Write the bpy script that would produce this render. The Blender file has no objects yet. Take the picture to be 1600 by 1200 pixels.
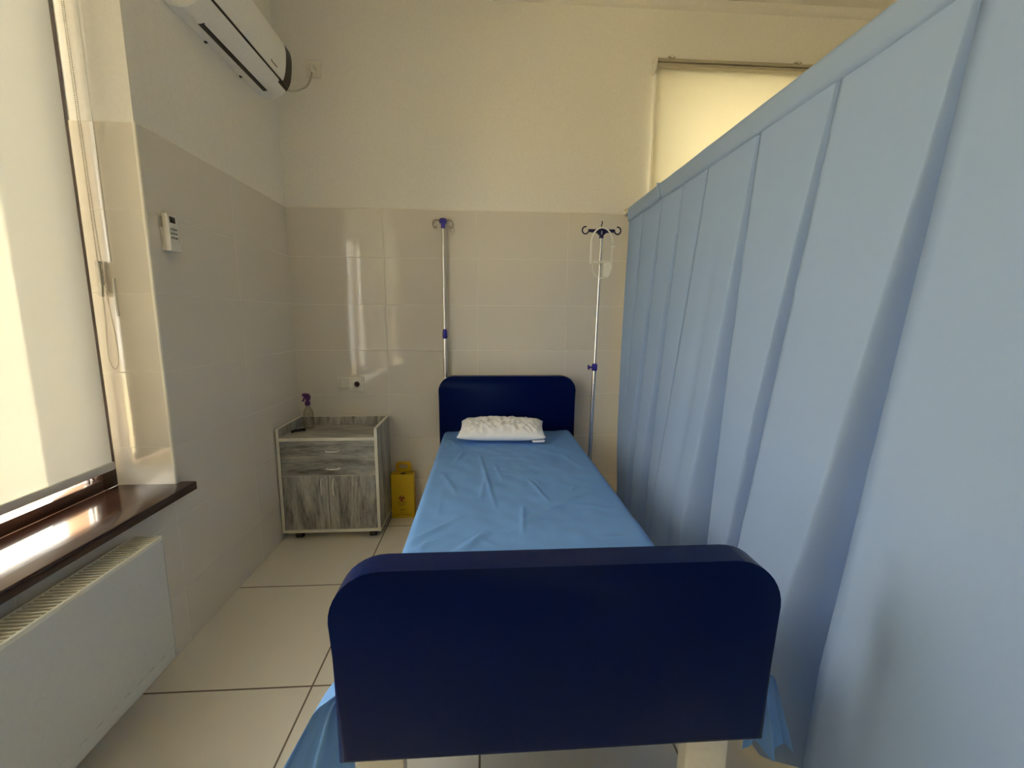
import bpy, bmesh, math, random
import numpy as np
from mathutils import Vector, Matrix, noise

random.seed(7)
C = bpy.context.scene.collection
SC = bpy.context.scene

# ------------------------------------------------------------------ camera
F_PX, PITCH, YAW, ROLL, EYE = 672.2, 0.1508, 0.0639, 0.0059, 1.3586
fw = Vector((math.sin(YAW) * math.cos(PITCH), math.cos(YAW) * math.cos(PITCH), -math.sin(PITCH)))
rt0 = fw.cross(Vector((0, 0, 1))).normalized()
up0 = rt0.cross(fw)
rt = math.cos(ROLL) * rt0 + math.sin(ROLL) * up0
up = -math.sin(ROLL) * rt0 + math.cos(ROLL) * up0
cam_d = bpy.data.cameras.new('camera')
cam_d.sensor_fit = 'HORIZONTAL'
cam_d.sensor_width = 36.0
cam_d.lens = F_PX / 1600 * 36.0
cam_d.clip_start = 0.02
cam = bpy.data.objects.new('camera', cam_d)
C.objects.link(cam)
cam.matrix_world = Matrix(((rt.x, up.x, -fw.x, 0), (rt.y, up.y, -fw.y, 0), (rt.z, up.z, -fw.z, EYE), (0, 0, 0, 1)))
SC.camera = cam

# ------------------------------------------------------------------ light and exposure
SC.view_settings.view_transform = 'Standard'
SC.view_settings.look = 'None'
SC.view_settings.gamma = 1.0
SC.view_settings.use_curve_mapping = False
SC.view_settings.exposure = 3.06
SC.cycles.max_bounces = 14
SC.cycles.diffuse_bounces = 8
SC.cycles.transparent_max_bounces = 16
SC.cycles.use_denoising = True
SC.cycles.caustics_reflective = False
SC.cycles.caustics_refractive = False

world = bpy.data.worlds.new('sky')
SC.world = world
world.use_nodes = True
wbg = world.node_tree.nodes['Background']
wbg.inputs['Color'].default_value = (1.0, 0.93, 0.84, 1)
wbg.inputs['Strength'].default_value = 1.8

SUN_DIR = Vector((1.0, -1.19, -0.57)).normalized()
sun_d = bpy.data.lights.new('sun', 'SUN')
sun_d.energy = 8.0
sun_d.color = (1.0, 0.85, 0.58)
sun_d.angle = math.radians(0.6)
sun = bpy.data.objects.new('sun', sun_d)
C.objects.link(sun)
sun.rotation_euler = SUN_DIR.to_track_quat('-Z', 'Y').to_euler()
sun.location = (-6, 8, 6)

# ------------------------------------------------------------------ room numbers (metres)
XL, D, T = -1.246, 2.923, 2.044          # left tile face, back tile face, tile top
TX, TY, TS = -0.646, 2.0864, 0.6259      # floor grid
X0 = -0.649                              # a vertical joint of the back wall
PL = 0.008                               # tile thickness
XR, YN, H = 3.3, -3.2, 3.30
WT = 0.42                                # outer wall thickness
WY0, WY1, WZ0, WZ1 = -1.05, 1.742, 0.69, 2.80   # left window opening
BX0, BX1, BZ0, BZ1 = 1.13, 2.75, 0.95, 2.88     # back window opening


# ------------------------------------------------------------------ node helpers
def new_mat(name):
    m = bpy.data.materials.new(name)
    m.use_nodes = True
    nt = m.node_tree
    b = nt.nodes['Principled BSDF']
    return m, nt, b


def N(nt, kind, **kw):
    n = nt.nodes.new(kind)
    for k, v in kw.items():
        setattr(n, k, v)
    return n


def math_node(nt, op, a, b=None, c=None):
    n = nt.nodes.new('ShaderNodeMath')
    n.operation = op
    for i, v in enumerate((a, b, c)):
        if v is None:
            continue
        if isinstance(v, (int, float)):
            n.inputs[i].default_value = v
        else:
            nt.links.new(v, n.inputs[i])
    return n.outputs[0]


def mix_col(nt, fac, a, b):
    n = nt.nodes.new('ShaderNodeMix')
    n.data_type = 'RGBA'
    for sock, v in ((n.inputs[0], fac), (n.inputs[6], a), (n.inputs[7], b)):
        if isinstance(v, (int, float)):
            sock.default_value = v
        elif isinstance(v, tuple):
            sock.default_value = v if len(v) == 4 else (*v, 1)
        else:
            nt.links.new(v, sock)
    return n.outputs[2]


def simple(name, col, rough=0.5, metal=0.0, bump=0.0, bscale=80.0, spec=0.5, coat=0.0):
    m, nt, b = new_mat(name)
    b.inputs['Roughness'].default_value = rough
    b.inputs['Metallic'].default_value = metal
    b.inputs['Specular IOR Level'].default_value = spec
    b.inputs['Coat Weight'].default_value = coat
    geo = N(nt, 'ShaderNodeNewGeometry')
    no = N(nt, 'ShaderNodeTexNoise')
    no.inputs['Scale'].default_value = bscale
    no.inputs['Detail'].default_value = 3
    nt.links.new(geo.outputs['Position'], no.inputs['Vector'])
    d = tuple(c * 0.94 for c in col)
    l = tuple(min(1, c * 1.05) for c in col)
    nt.links.new(mix_col(nt, no.outputs['Fac'], d, l), b.inputs['Base Color'])
    if bump:
        bn = N(nt, 'ShaderNodeBump')
        bn.inputs['Strength'].default_value = bump
        bn.inputs['Distance'].default_value = 0.002
        nt.links.new(no.outputs['Fac'], bn.inputs['Height'])
        nt.links.new(bn.outputs['Normal'], b.inputs['Normal'])
    return m


def grid_mat(name, axes, origin, size, joint, col, jcol, rough, jrough=0.7, wave=0.0, spec=0.5, cloud=0.03):
    """Tiles as a procedural grid in world coordinates: axes (u, v), joints at origin + k*size."""
    m, nt, b = new_mat(name)
    geo = N(nt, 'ShaderNodeNewGeometry')
    sep = N(nt, 'ShaderNodeSeparateXYZ')
    nt.links.new(geo.outputs['Position'], sep.inputs[0])
    masks, ids = [], []
    for ax, o, s in zip(axes, origin, size):
        t = math_node(nt, 'DIVIDE', math_node(nt, 'SUBTRACT', sep.outputs[ax], o), s)
        r = math_node(nt, 'FRACT', t)
        ids.append(math_node(nt, 'FLOOR', t))
        dist = math_node(nt, 'MULTIPLY', math_node(nt, 'MINIMUM', r, math_node(nt, 'SUBTRACT', 1.0, r)), s)
        mr = N(nt, 'ShaderNodeMapRange')
        mr.inputs['From Min'].default_value = joint * 0.35
        mr.inputs['From Max'].default_value = joint * 0.65
        mr.inputs['To Min'].default_value = 1
        mr.inputs['To Max'].default_value = 0
        nt.links.new(dist, mr.inputs['Value'])
        masks.append(mr.outputs[0])
    mask = math_node(nt, 'MAXIMUM', masks[0], masks[1])
    no = N(nt, 'ShaderNodeTexNoise')
    no.inputs['Scale'].default_value = 2.3
    no.inputs['Detail'].default_value = 5
    nt.links.new(geo.outputs['Position'], no.inputs['Vector'])
    wn = N(nt, 'ShaderNodeTexWhiteNoise', noise_dimensions='2D')
    cb = N(nt, 'ShaderNodeCombineXYZ')
    nt.links.new(ids[0], cb.inputs[0])
    nt.links.new(ids[1], cb.inputs[1])
    nt.links.new(cb.outputs[0], wn.inputs['Vector'])
    f = math_node(nt, 'ADD', math_node(nt, 'MULTIPLY', no.outputs['Fac'], 0.7), math_node(nt, 'MULTIPLY', wn.outputs['Value'], 0.3))
    tile = mix_col(nt, f, tuple(c * (1 - cloud) for c in col), tuple(min(1, c * (1 + cloud)) for c in col))
    nt.links.new(mix_col(nt, mask, tile, jcol), b.inputs['Base Color'])
    nt.links.new(math_node(nt, 'ADD', math_node(nt, 'MULTIPLY', mask, jrough - rough), rough), b.inputs['Roughness'])
    b.inputs['Specular IOR Level'].default_value = spec
    n2 = N(nt, 'ShaderNodeTexNoise')
    n2.inputs['Scale'].default_value = 5.0
    nt.links.new(geo.outputs['Position'], n2.inputs['Vector'])
    h = math_node(nt, 'SUBTRACT', math_node(nt, 'MULTIPLY', n2.outputs['Fac'], wave), math_node(nt, 'MULTIPLY', mask, 0.0008))
    bn = N(nt, 'ShaderNodeBump')
    bn.inputs['Strength'].default_value = 1.0
    bn.inputs['Distance'].default_value = 1.0
    nt.links.new(h, bn.inputs['Height'])
    nt.links.new(bn.outputs['Normal'], b.inputs['Normal'])
    return m


def wood_mat(name, axis, dark, mid, light, rough=0.45, grain=14.0):
    """Grey weathered wood decor; the grain runs along the given world axis."""
    m, nt, b = new_mat(name)
    geo = N(nt, 'ShaderNodeNewGeometry')
    mp = N(nt, 'ShaderNodeMapping')
    sc = [grain, grain, grain]
    sc[axis] = grain * 0.16
    mp.inputs['Scale'].default_value = sc
    nt.links.new(geo.outputs['Position'], mp.inputs['Vector'])
    a = N(nt, 'ShaderNodeTexNoise')
    a.inputs['Scale'].default_value = 1.0
    a.inputs['Detail'].default_value = 8
    a.inputs['Roughness'].default_value = 0.65
    a.inputs['Distortion'].default_value = 0.8
    nt.links.new(mp.outputs[0], a.inputs['Vector'])
    c = N(nt, 'ShaderNodeTexNoise')
    c.inputs['Scale'].default_value = 6.0
    c.inputs['Detail'].default_value = 5
    c.inputs['Roughness'].default_value = 0.7
    nt.links.new(mp.outputs[0], c.inputs['Vector'])
    f = math_node(nt, 'ADD', math_node(nt, 'MULTIPLY', a.outputs['Fac'], 0.65), math_node(nt, 'MULTIPLY', c.outputs['Fac'], 0.35))
    rp = N(nt, 'ShaderNodeValToRGB')
    e = rp.color_ramp.elements
    e[0].position, e[0].color = 0.36, (*dark, 1)
    e[1].position, e[1].color = 0.66, (*light, 1)
    k = e.new(0.5)
    k.color = (*mid, 1)
    nt.links.new(f, rp.inputs[0])
    nt.links.new(rp.outputs[0], b.inputs['Base Color'])
    b.inputs['Roughness'].default_value = rough
    return m


def cloth_mat(name, col, trans, tcol=None, rough=0.85, weave=900.0, bump=0.15):
    """Woven cloth that lets part of the light through."""
    m, nt, b = new_mat(name)
    out = nt.nodes['Material Output']
    geo = N(nt, 'ShaderNodeNewGeometry')
    no = N(nt, 'ShaderNodeTexNoise')
    no.inputs['Scale'].default_value = weave
    nt.links.new(geo.outputs['Position'], no.inputs['Vector'])
    nt.links.new(mix_col(nt, no.outputs['Fac'], tuple(c * .96 for c in col), tuple(min(1, c * 1.03) for c in col)), b.inputs['Base Color'])
    b.inputs['Roughness'].default_value = rough
    b.inputs['Specular IOR Level'].default_value = 0.2
    bn = N(nt, 'ShaderNodeBump')
    bn.inputs['Strength'].default_value = bump
    bn.inputs['Distance'].default_value = 0.0006
    nt.links.new(no.outputs['Fac'], bn.inputs['Height'])
    nt.links.new(bn.outputs['Normal'], b.inputs['Normal'])
    if trans:
        tr = N(nt, 'ShaderNodeBsdfTranslucent')
        tr.inputs['Color'].default_value = (*(tcol or col), 1)
        mx = N(nt, 'ShaderNodeMixShader')
        mx.inputs[0].default_value = trans
        nt.links.new(b.outputs[0], mx.inputs[1])
        nt.links.new(tr.outputs[0], mx.inputs[2])
        nt.links.new(mx.outputs[0], out.inputs['Surface'])
    return m


def pane_mat(name, tint=(0.95, 0.97, 0.96), refl=0.06):
    m, nt, b = new_mat(name)
    out = nt.nodes['Material Output']
    nt.nodes.remove(b)
    t = N(nt, 'ShaderNodeBsdfTransparent')
    t.inputs['Color'].default_value = (*tint, 1)
    g = N(nt, 'ShaderNodeBsdfGlossy')
    g.inputs['Roughness'].default_value = 0.02
    lw = N(nt, 'ShaderNodeLayerWeight')
    lw.inputs['Blend'].default_value = 0.15
    mx = N(nt, 'ShaderNodeMixShader')
    f = math_node(nt, 'ADD', math_node(nt, 'MULTIPLY', lw.outputs['Fresnel'], 0.6), refl)
    nt.links.new(f, mx.inputs[0])
    nt.links.new(t.outputs[0], mx.inputs[1])
    nt.links.new(g.outputs[0], mx.inputs[2])
    nt.links.new(mx.outputs[0], out.inputs['Surface'])
    return m


M = {}
M['plaster'] = simple('white_wall_paint', (0.86, 0.84, 0.79), 0.8, bump=0.25, bscale=60)
M['ceiling'] = simple('ceiling_paint', (0.84, 0.82, 0.77), 0.85, bump=0.2, bscale=60)
M['tile_back'] = grid_mat('back_wall_tiles', (0, 2), (X0, T), (0.6, 0.3), 0.0036, (0.745, 0.70, 0.625), (0.84, 0.80, 0.72), 0.07, wave=0.0006)
M['tile_left'] = grid_mat('left_wall_tiles', (1, 2), (D - 0.60, T), (0.6, 0.3), 0.0036, (0.745, 0.70, 0.625), (0.80, 0.757, 0.68), 0.07, wave=0.0006)
M['tile_reveal'] = grid_mat('reveal_tiles', (0, 2), (-3.0, T), (6.0, 0.3), 0.0036, (0.72, 0.67, 0.58), (0.80, 0.76, 0.67), 0.12, wave=0.0004)
M['tile_edge'] = simple('tile_edge_bead', (0.86, 0.82, 0.72), 0.35)
M['floor'] = grid_mat('floor_tiles', (0, 1), (TX, TY), (TS, TS), 0.0065, (0.85, 0.80, 0.70), (0.17, 0.13, 0.085), 0.30, wave=0.0003, cloud=0.05)
M['sill'] = simple('dark_brown_sill', (0.040, 0.017, 0.011), 0.18, bump=0.1, bscale=40, coat=0.3)
M['frame'] = simple('dark_brown_frame', (0.035, 0.014, 0.009), 0.35)
M['outer'] = simple('outside_plaster', (0.72, 0.50, 0.38), 0.9, bump=0.5, bscale=30)
M['outer_pale'] = simple('pale_sun_screen_plaster', (0.78, 0.76, 0.68), 0.9, bump=0.5, bscale=30)
M['paving'] = simple('outside_paving', (0.80, 0.66, 0.36), 0.9, bump=0.5, bscale=12)
M['pane'] = pane_mat('window_glass')
M['blind'] = cloth_mat('cream_blind_fabric', (0.82, 0.82, 0.80), 0.205, (0.82, 0.82, 0.80), weave=500)
M['blind_back'] = cloth_mat('yellow_cream_blind_fabric', (0.84, 0.81, 0.70), 0.33, (0.93, 0.90, 0.78), weave=500)
M['chain'] = simple('grey_beige_plastic', (0.50, 0.47, 0.39), 0.4)
M['rail'] = simple('dull_champagne_metal', (0.50, 0.46, 0.36), 0.35, 0.3)
M['hook'] = simple('dull_steel', (0.34, 0.29, 0.23), 0.3, 0.8)
M['grille'] = simple('lit_grille_enamel', (0.86, 0.84, 0.74), 0.35)  # paler copy of the radiator enamel, light on the slats put into colour
M['handle'] = simple('bright_chrome', (0.88, 0.86, 0.82), 0.28, 0.55)
M['pvc'] = simple('white_plastic', (0.78, 0.76, 0.70), 0.4)
M['ac_white'] = simple('air_conditioner_white', (0.88, 0.88, 0.87), 0.32)
M['ac_dark'] = simple('dark_brown_plastic', (0.010, 0.008, 0.005), 0.35)
M['grey_ink'] = simple('grey_print', (0.42, 0.38, 0.36), 0.5)
M['socket'] = simple('cream_socket_plastic', (0.82, 0.79, 0.70), 0.25)
M['slot'] = simple('dark_slot', (0.03, 0.025, 0.02), 0.6)
M['key'] = simple('green_grey_button', (0.20, 0.24, 0.19), 0.5)
M['radiator'] = simple('white_radiator_enamel', (0.66, 0.665, 0.64), 0.30)
M['rad_in'] = simple('shadow_steel', (0.16, 0.12, 0.07), 0.5)  # darkened so the colour gives the grille slots their shade
M['navy'] = simple('navy_vinyl', (0.0011, 0.0056, 0.054), 0.27, bump=0.05, bscale=220, spec=0.13)
_nb = M['navy'].node_tree.nodes['Principled BSDF']
_nb.inputs['Sheen Weight'].default_value = 0.10
_nb.inputs['Sheen Roughness'].default_value = 0.45
_nb.inputs['Sheen Tint'].default_value = (0.16, 0.30, 1.0, 1)
M['navy'].node_tree.nodes['Principled BSDF'].inputs['Specular Tint'].default_value = (0.35, 0.55, 1.0, 1)
M['steel_white'] = simple('cream_painted_steel', (0.76, 0.73, 0.64), 0.35)
M['mattress'] = simple('mattress_vinyl', (0.05, 0.12, 0.30), 0.5)
M['sheet'] = cloth_mat('blue_disposable_sheet', (0.19, 0.40, 0.82), 0.10, (0.03, 0.22, 0.62), rough=0.55, weave=260, bump=0.25)
M['pillow'] = cloth_mat('white_pillow_cotton', (0.93, 0.94, 0.97), 0.0, weave=420, bump=0.2)
M['curtain'] = cloth_mat('pale_blue_curtain', (0.375, 0.50, 0.735), 0.14, (0.10, 0.32, 0.92), weave=700)
M['steel'] = simple('polished_steel', (0.80, 0.77, 0.72), 0.18, 1.0)
M['iv_blue'] = simple('blue_plastic', (0.035, 0.022, 0.34), 0.35)
M['iv_dark'] = simple('dark_navy_plastic', (0.010, 0.008, 0.07), 0.35)
M['holder'] = simple('cream_plastic', (0.90, 0.88, 0.80), 0.35)
M['wood_h'] = wood_mat('grey_wood_horizontal', 0, (0.10, 0.097, 0.085), (0.36, 0.355, 0.325), (0.66, 0.65, 0.60))
M['wood_v'] = wood_mat('grey_wood_vertical', 2, (0.10, 0.097, 0.085), (0.36, 0.355, 0.325), (0.66, 0.65, 0.60))
M['edge_white'] = simple('white_edge_band', (0.82, 0.79, 0.70), 0.4)
M['caster'] = simple('black_rubber', (0.012, 0.011, 0.010), 0.5)
M['purple'] = simple('purple_plastic', (0.085, 0.016, 0.13), 0.35)
M['yellow'] = simple('yellow_cardboard', (0.74, 0.50, 0.008), 0.5)
M['red_ink'] = simple('red_print', (0.30, 0.012, 0.012), 0.5)
M['black_ink'] = simple('dark_print', (0.10, 0.065, 0.01), 0.5)
M['black'] = simple('black_fabric', (0.008, 0.007, 0.012), 0.7)
M['clear'] = pane_mat('clear_plastic', (0.93, 0.93, 0.91), 0.08)
M['blue_badge'] = M['iv_dark']


# ------------------------------------------------------------------ mesh helpers
def bm_new():
    return bmesh.new()


def add_box(bm, x0, x1, y0, y1, z0, z1, bevel=0.0, seg=2):
    vs = [bm.verts.new(p) for p in ((x0, y0, z0), (x1, y0, z0), (x1, y1, z0), (x0, y1, z0), (x0, y0, z1), (x1, y0, z1), (x1, y1, z1), (x0, y1, z1))]
    fs = [bm.faces.new([vs[i] for i in f]) for f in ((0, 3, 2, 1), (4, 5, 6, 7), (0, 1, 5, 4), (1, 2, 6, 5), (2, 3, 7, 6), (3, 0, 4, 7))]
    if bevel:
        es = list({e for f in fs for e in f.edges})
        bmesh.ops.bevel(bm, geom=es, offset=bevel, segments=seg, affect='EDGES', profile=0.5)


def frame_of(d):
    d = d.normalized()
    a = Vector((0, 0, 1)) if abs(d.z) < 0.9 else Vector((1, 0, 0))
    u = d.cross(a).normalized()
    return u, d.cross(u).normalized()


def add_tube(bm, pts, r, n=10, cap=True, closed=False):
    pts = [Vector(p) for p in pts]
    k = len(pts)
    rs = r if isinstance(r, (list, tuple)) else [r] * k
    rings = []
    u = None
    for i, p in enumerate(pts):
        if closed:
            d = pts[(i + 1) % k] - pts[i - 1]
        else:
            d = pts[min(i + 1, k - 1)] - pts[max(i - 1, 0)]
        d.normalize()
        if u is None:
            u, v = frame_of(d)
        else:
            u = (u - d * u.dot(d)).normalized()
            v = d.cross(u).normalized()
        rings.append([bm.verts.new(p + (u * math.cos(t) + v * math.sin(t)) * rs[i]) for t in (2 * math.pi * j / n for j in range(n))])
    for i in range(k if closed else k - 1):
        a, b = rings[i], rings[(i + 1) % k]
        for j in range(n):
            bm.faces.new((a[j], a[(j + 1) % n], b[(j + 1) % n], b[j]))
    if cap and not closed:
        bm.faces.new(rings[0][::-1])
        bm.faces.new(rings[-1])


def add_cyl(bm, a, b, r, n=20, r2=None):
    add_tube(bm, [a, b], [r, r if r2 is None else r2], n)


def add_lathe(bm, c, prof, n=24, axis='z'):
    """prof: (radius, height) pairs; revolved about an axis through c."""
    rings = []
    for r, h in prof:
        ring = []
        for j in range(n):
            t = 2 * math.pi * j / n
            a, b = r * math.cos(t), r * math.sin(t)
            p = {'z': (a, b, h), 'y': (a, h, b), 'x': (h, a, b)}[axis]
            ring.append(bm.verts.new((c[0] + p[0], c[1] + p[1], c[2] + p[2])))
        rings.append(ring)
    for i in range(len(rings) - 1):
        for j in range(n):
            bm.faces.new((rings[i][j], rings[i][(j + 1) % n], rings[i + 1][(j + 1) % n], rings[i + 1][j]))
    bm.faces.new(rings[0][::-1])
    bm.faces.new(rings[-1])


def add_prism(bm, poly, axis, a0, a1):
    """poly: 2D outline; extruded along axis from a0 to a1 ('x': (y,z), 'y': (x,z), 'z': (x,y))."""
    def P(p, a):
        return {'x': (a, p[0], p[1]), 'y': (p[0], a, p[1]), 'z': (p[0], p[1], a)}[axis]
    A = [bm.verts.new(P(p, a0)) for p in poly]
    B = [bm.verts.new(P(p, a1)) for p in poly]
    n = len(poly)
    f1 = bm.faces.new(A)
    f2 = bm.faces.new(B[::-1])
    for i in range(n):
        bm.faces.new((A[i], B[i], B[(i + 1) % n], A[(i + 1) % n]))
    return f1, f2


def add_sphere(bm, c, r, u=10, v=6, s=(1, 1, 1)):
    bmesh.ops.create_uvsphere(bm, u_segments=u, v_segments=v, radius=r, matrix=Matrix.Translation(c) @ Matrix.Diagonal((*s, 1)))


def spline(pts, n=8):
    """Catmull-Rom through pts."""
    P = [Vector(p) for p in pts]
    P = [2 * P[0] - P[1]] + P + [2 * P[-1] - P[-2]]
    out = []
    for i in range(1, len(P) - 2):
        for k in range(n):
            t = k / n
            a, b, c, d = P[i - 1], P[i], P[i + 1], P[i + 2]
            out.append(0.5 * ((2 * b) + (c - a) * t + (2 * a - 5 * b + 4 * c - d) * t * t + (3 * b - a - 3 * c + d) * t ** 3))
    out.append(P[-2])
    return out


def obj(name, bm, mat, parent=None, label=None, smooth=True, angle=0.6):
    me = bpy.data.meshes.new(name)
    if isinstance(bm, bmesh.types.BMesh):
        bmesh.ops.recalc_face_normals(bm, faces=bm.faces)
        bm.to_mesh(me)
        bm.free()
    else:
        v, f = bm
        me.from_pydata(v, [], f)
    me.materials.append(M[mat] if isinstance(mat, str) else mat)
    if smooth and len(me.polygons):
        me.polygons.foreach_set('use_smooth', [True] * len(me.polygons))
        me.set_sharp_from_angle(angle=angle)
    me.update()
    o = bpy.data.objects.new(name, me)
    C.objects.link(o)
    if parent is not None:
        o.parent = parent
        o.matrix_parent_inverse = world_of(parent).inverted()
    if label:
        o['label'] = label
    return o


def world_of(o):
    m = Matrix.Translation(o.location) if o.type == 'EMPTY' else Matrix.Identity(4)
    return m


def thing(name, label, cat, loc=(0, 0, 0), group=None):
    o = bpy.data.objects.new(name, None)
    o.empty_display_size = 0.05
    C.objects.link(o)
    o.location = loc
    o['label'] = label
    o['category'] = cat
    if group:
        o['group'] = group
    return o


def tag(o, label, cat, group=None):
    o['label'] = label
    o['category'] = cat
    if group:
        o['group'] = group
    return o


def struct(name, bm, mat, parent=None, label=None, smooth=False):
    o = obj(name, bm, mat, parent, label, smooth)
    o['kind'] = 'structure'
    return o


# ------------------------------------------------------------------ the room shell
bm = bm_new(); add_box(bm, XL - PL - WT, XR + .2, YN - .3, D + .6, -0.15, 0)
struct('floor', bm, 'floor')
bm = bm_new(); add_box(bm, XL - PL - WT, XR + .2, YN - .3, D + .6, H, H + 0.15)
ceil = struct('ceiling', bm, 'ceiling')

# left wall with the window opening (plaster, the tile skin stands 8 mm proud)
xa, xb = XL - PL - WT, XL - PL
bm = bm_new()
add_box(bm, xa, xb, YN - .3, WY0 - PL, 0, H)
add_box(bm, xa, xb, WY1 + PL, D + PL, 0, H)
add_box(bm, xa, xb, WY0 - PL, WY1 + PL, 0, WZ0 - 0.035)
add_box(bm, xa, xb, WY0 - PL, WY1 + PL, WZ1, H)
bmesh.ops.remove_doubles(bm, verts=bm.verts, dist=1e-4)
wl = struct('wall_left', bm, 'plaster')
bm = bm_new()
add_box(bm, xb, XL, WY1, D + PL, 0.0, T)
add_box(bm, xb, XL, YN, WY0, 0.0, T)
add_box(bm, xb, XL, WY0, WY1, 0.0, WZ0 - 0.035)
obj('tile_cladding', bm, 'tile_left', wl, 'glossy cream tiles', smooth=False)
bm = bm_new()
add_box(bm, -1.475, XL, WY1, WY1 + PL, WZ0, T)
add_box(bm, -1.475, XL, WY0 - PL, WY0, WZ0, T)
obj('reveal_tiles', bm, 'tile_reveal', wl, smooth=False)
bm = bm_new()
add_box(bm, xb, XL + .001, WY1, D, T, T + .006, .002)
add_box(bm, XL - .010, XL + .0015, WY1 - .0015, WY1 + .010, WZ0, T + .006, .003)
obj('tile_edge_strip', bm, 'tile_edge', wl)

# back wall with the far window opening
ya, yb = D + PL, D + PL + WT
bm = bm_new()
add_box(bm, xa, BX0, ya, yb, 0, H)
add_box(bm, BX1, XR + .2, ya, yb, 0, H)
add_box(bm, BX0, BX1, ya, yb, 0, BZ0)
add_box(bm, BX0, BX1, ya, yb, BZ1, H)
bmesh.ops.remove_doubles(bm, verts=bm.verts, dist=1e-4)
wb = struct('wall_back', bm, 'plaster')
bm = bm_new()
add_box(bm, XL, BX0 - .04, D, ya, 0.0, T)
add_box(bm, BX1 + .04, XR, D, ya, 0.0, T)
add_box(bm, BX0 - .04, BX1 + .04, D, ya, 0.0, BZ0)
obj('tile_cladding', bm, 'tile_back', wb, 'glossy cream tiles', smooth=False)
bm = bm_new(); add_box(bm, XL, BX0 - .04, D - .001, ya, T, T + .006, .002)
obj('tile_edge_strip', bm, 'tile_edge', wb)
# soft cove between back wall and ceiling
bm = bm_new()
cove = [(ya, H), (ya, H - .035)] + [(ya - .05 * math.sin(t) , H - .035 + .035 * (1 - math.cos(t))) for t in (0.4, 0.8, 1.2, math.pi / 2)]
add_prism(bm, cove, 'x', xb, XR)
struct('trim_1', bm, 'ceiling', smooth=True)

bm = bm_new(); add_box(bm, XR, XR + .2, YN - .3, yb, 0, H)
struct('wall_right', bm, 'plaster')
bm = bm_new(); add_box(bm, xb, XR, YN - .3, YN, 0, H)
struct('wall_front', bm, 'plaster')

# outside: sunlit paving and the outer jamb of the thick wall
bm = bm_new(); add_box(bm, -16, xa, -12, 16, -0.75, -0.60)
tag(obj('courtyard_paving', bm, 'paving', smooth=False), 'sunlit yellow paving outside, glimpsed below the window blind', 'paving')['kind'] = 'structure'
bm = bm_new(); add_box(bm, -1.1, 7, 5.2, 5.5, -.6, 6.0)
struct('sun_screen', bm, 'outer_pale')          # unseen wall added to keep the sun off the back window
bm = bm_new()
add_box(bm, xa - .012, -1.515, WY1 - .004, WY1 + PL, WZ0 - .05, WZ1, .003)
add_box(bm, xa - .05, -1.515, WY0, WY1, WZ0 - .05, WZ0 - .012, .003)
obj('outer_reveal', bm, 'outer', wl, 'peach outside plaster')


# ------------------------------------------------------------------ window on the left with two blinds
wroot = thing('window_1', 'dark brown framed window behind the near cream blind', 'window', (-1.49, (WY0 + WY1) / 2, WZ0))
wroot['kind'] = 'structure'
FX0, FX1 = -1.515, -1.468
MY, MY2 = 0.66, 1.205           # mullions
bm = bm_new()
add_box(bm, FX0, FX1, WY1 - .065, WY1, WZ0, WZ1, .004)
add_box(bm, FX0, FX1, WY0, WY0 + .065, WZ0, WZ1, .004)
for my in (MY, MY2):
    add_box(bm, FX0, FX1, my - .04, my + .04, WZ0, WZ1, .004)
for y0, y1 in ((WY0 + .065, MY - .04), (MY + .04, MY2 - .04), (MY2 + .04, WY1 - .065)):
    add_box(bm, FX0, FX1, y0, y1, WZ0, WZ0 + .045, .004)
    add_box(bm, FX0, FX1, y0, y1, WZ1 - .06, WZ1, .004)
obj('window_frame', bm, 'frame', wroot, 'dark brown frame')
for y0, y1 in ((WY0 + .06, MY - .035), (MY + .035, MY2 - .035), (MY2 + .035, WY1 - .06)):
    bm = bm_new(); add_box(bm, -1.494, -1.490, y0, y1, WZ0 + .04, WZ1 - .055)
    obj('glass_pane', bm, 'pane', wroot, smooth=False)
bm = bm_new(); add_box(bm, -1.500, -1.484, WY1 - .105, WY1 - .098, WZ0 + .045, WZ1 - .06, .001); add_box(bm, -1.500, -1.484, WY1 - .085, WY1 - .080, WZ0 + .045, WZ1 - .06, .001)
obj('spacer_bar', bm, 'steel', wroot)

# sill board with its horn and rounded nose
bm = bm_new()
zs, th = WZ0, 0.034
outline = [(FX1, WY0), (FX1, WY1), (XL - .004, WY1), (XL - .004, WY1 + .026), (-1.186, WY1 + .026), (-1.186, WY0 - .026), (XL - .004, WY0 - .026), (XL - .004, WY0)]
f1, f2 = add_prism(bm, outline, 'z', zs - th, zs)
es = [e for e in bm.edges if all(abs(v.co.x + 1.186) < 1e-4 for v in e.verts) and abs(e.verts[0].co.z - e.verts[1].co.z) < 1e-5]
bmesh.ops.bevel(bm, geom=es, offset=.004, segments=3, affect='EDGES', profile=0.5)
tag(obj('window_sill', bm, 'sill'), 'dark brown glossy window sill board above the radiator', 'window sill')


def roller_blind(y0, y1, x, zbot, ztop, label, mat, chain_side=None):
    t = thing('roller_blind', label, 'blind', (x, (y0 + y1) / 2, zbot))
    bm = bm_new()
    add_box(bm, x - .0008, x + .0008, y0, y1, zbot + .02, ztop)
    obj('fabric', bm, mat, t, smooth=False)
    bm = bm_new()
    add_prism(bm, [(x - .008, zbot), (x + .008, zbot), (x + .011, zbot + .012), (x + .009, zbot + .030), (x - .009, zbot + .030), (x - .011, zbot + .012)], 'y', y0, y1)
    obj('bottom_bar', bm, 'pvc', t)
    bm = bm_new()
    add_cyl(bm, (x - .02, y0 - .01, ztop), (x - .02, y1 + .01, ztop), .024, 24)
    obj('roller_tube', bm, 'pvc', t)
    return t


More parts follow.
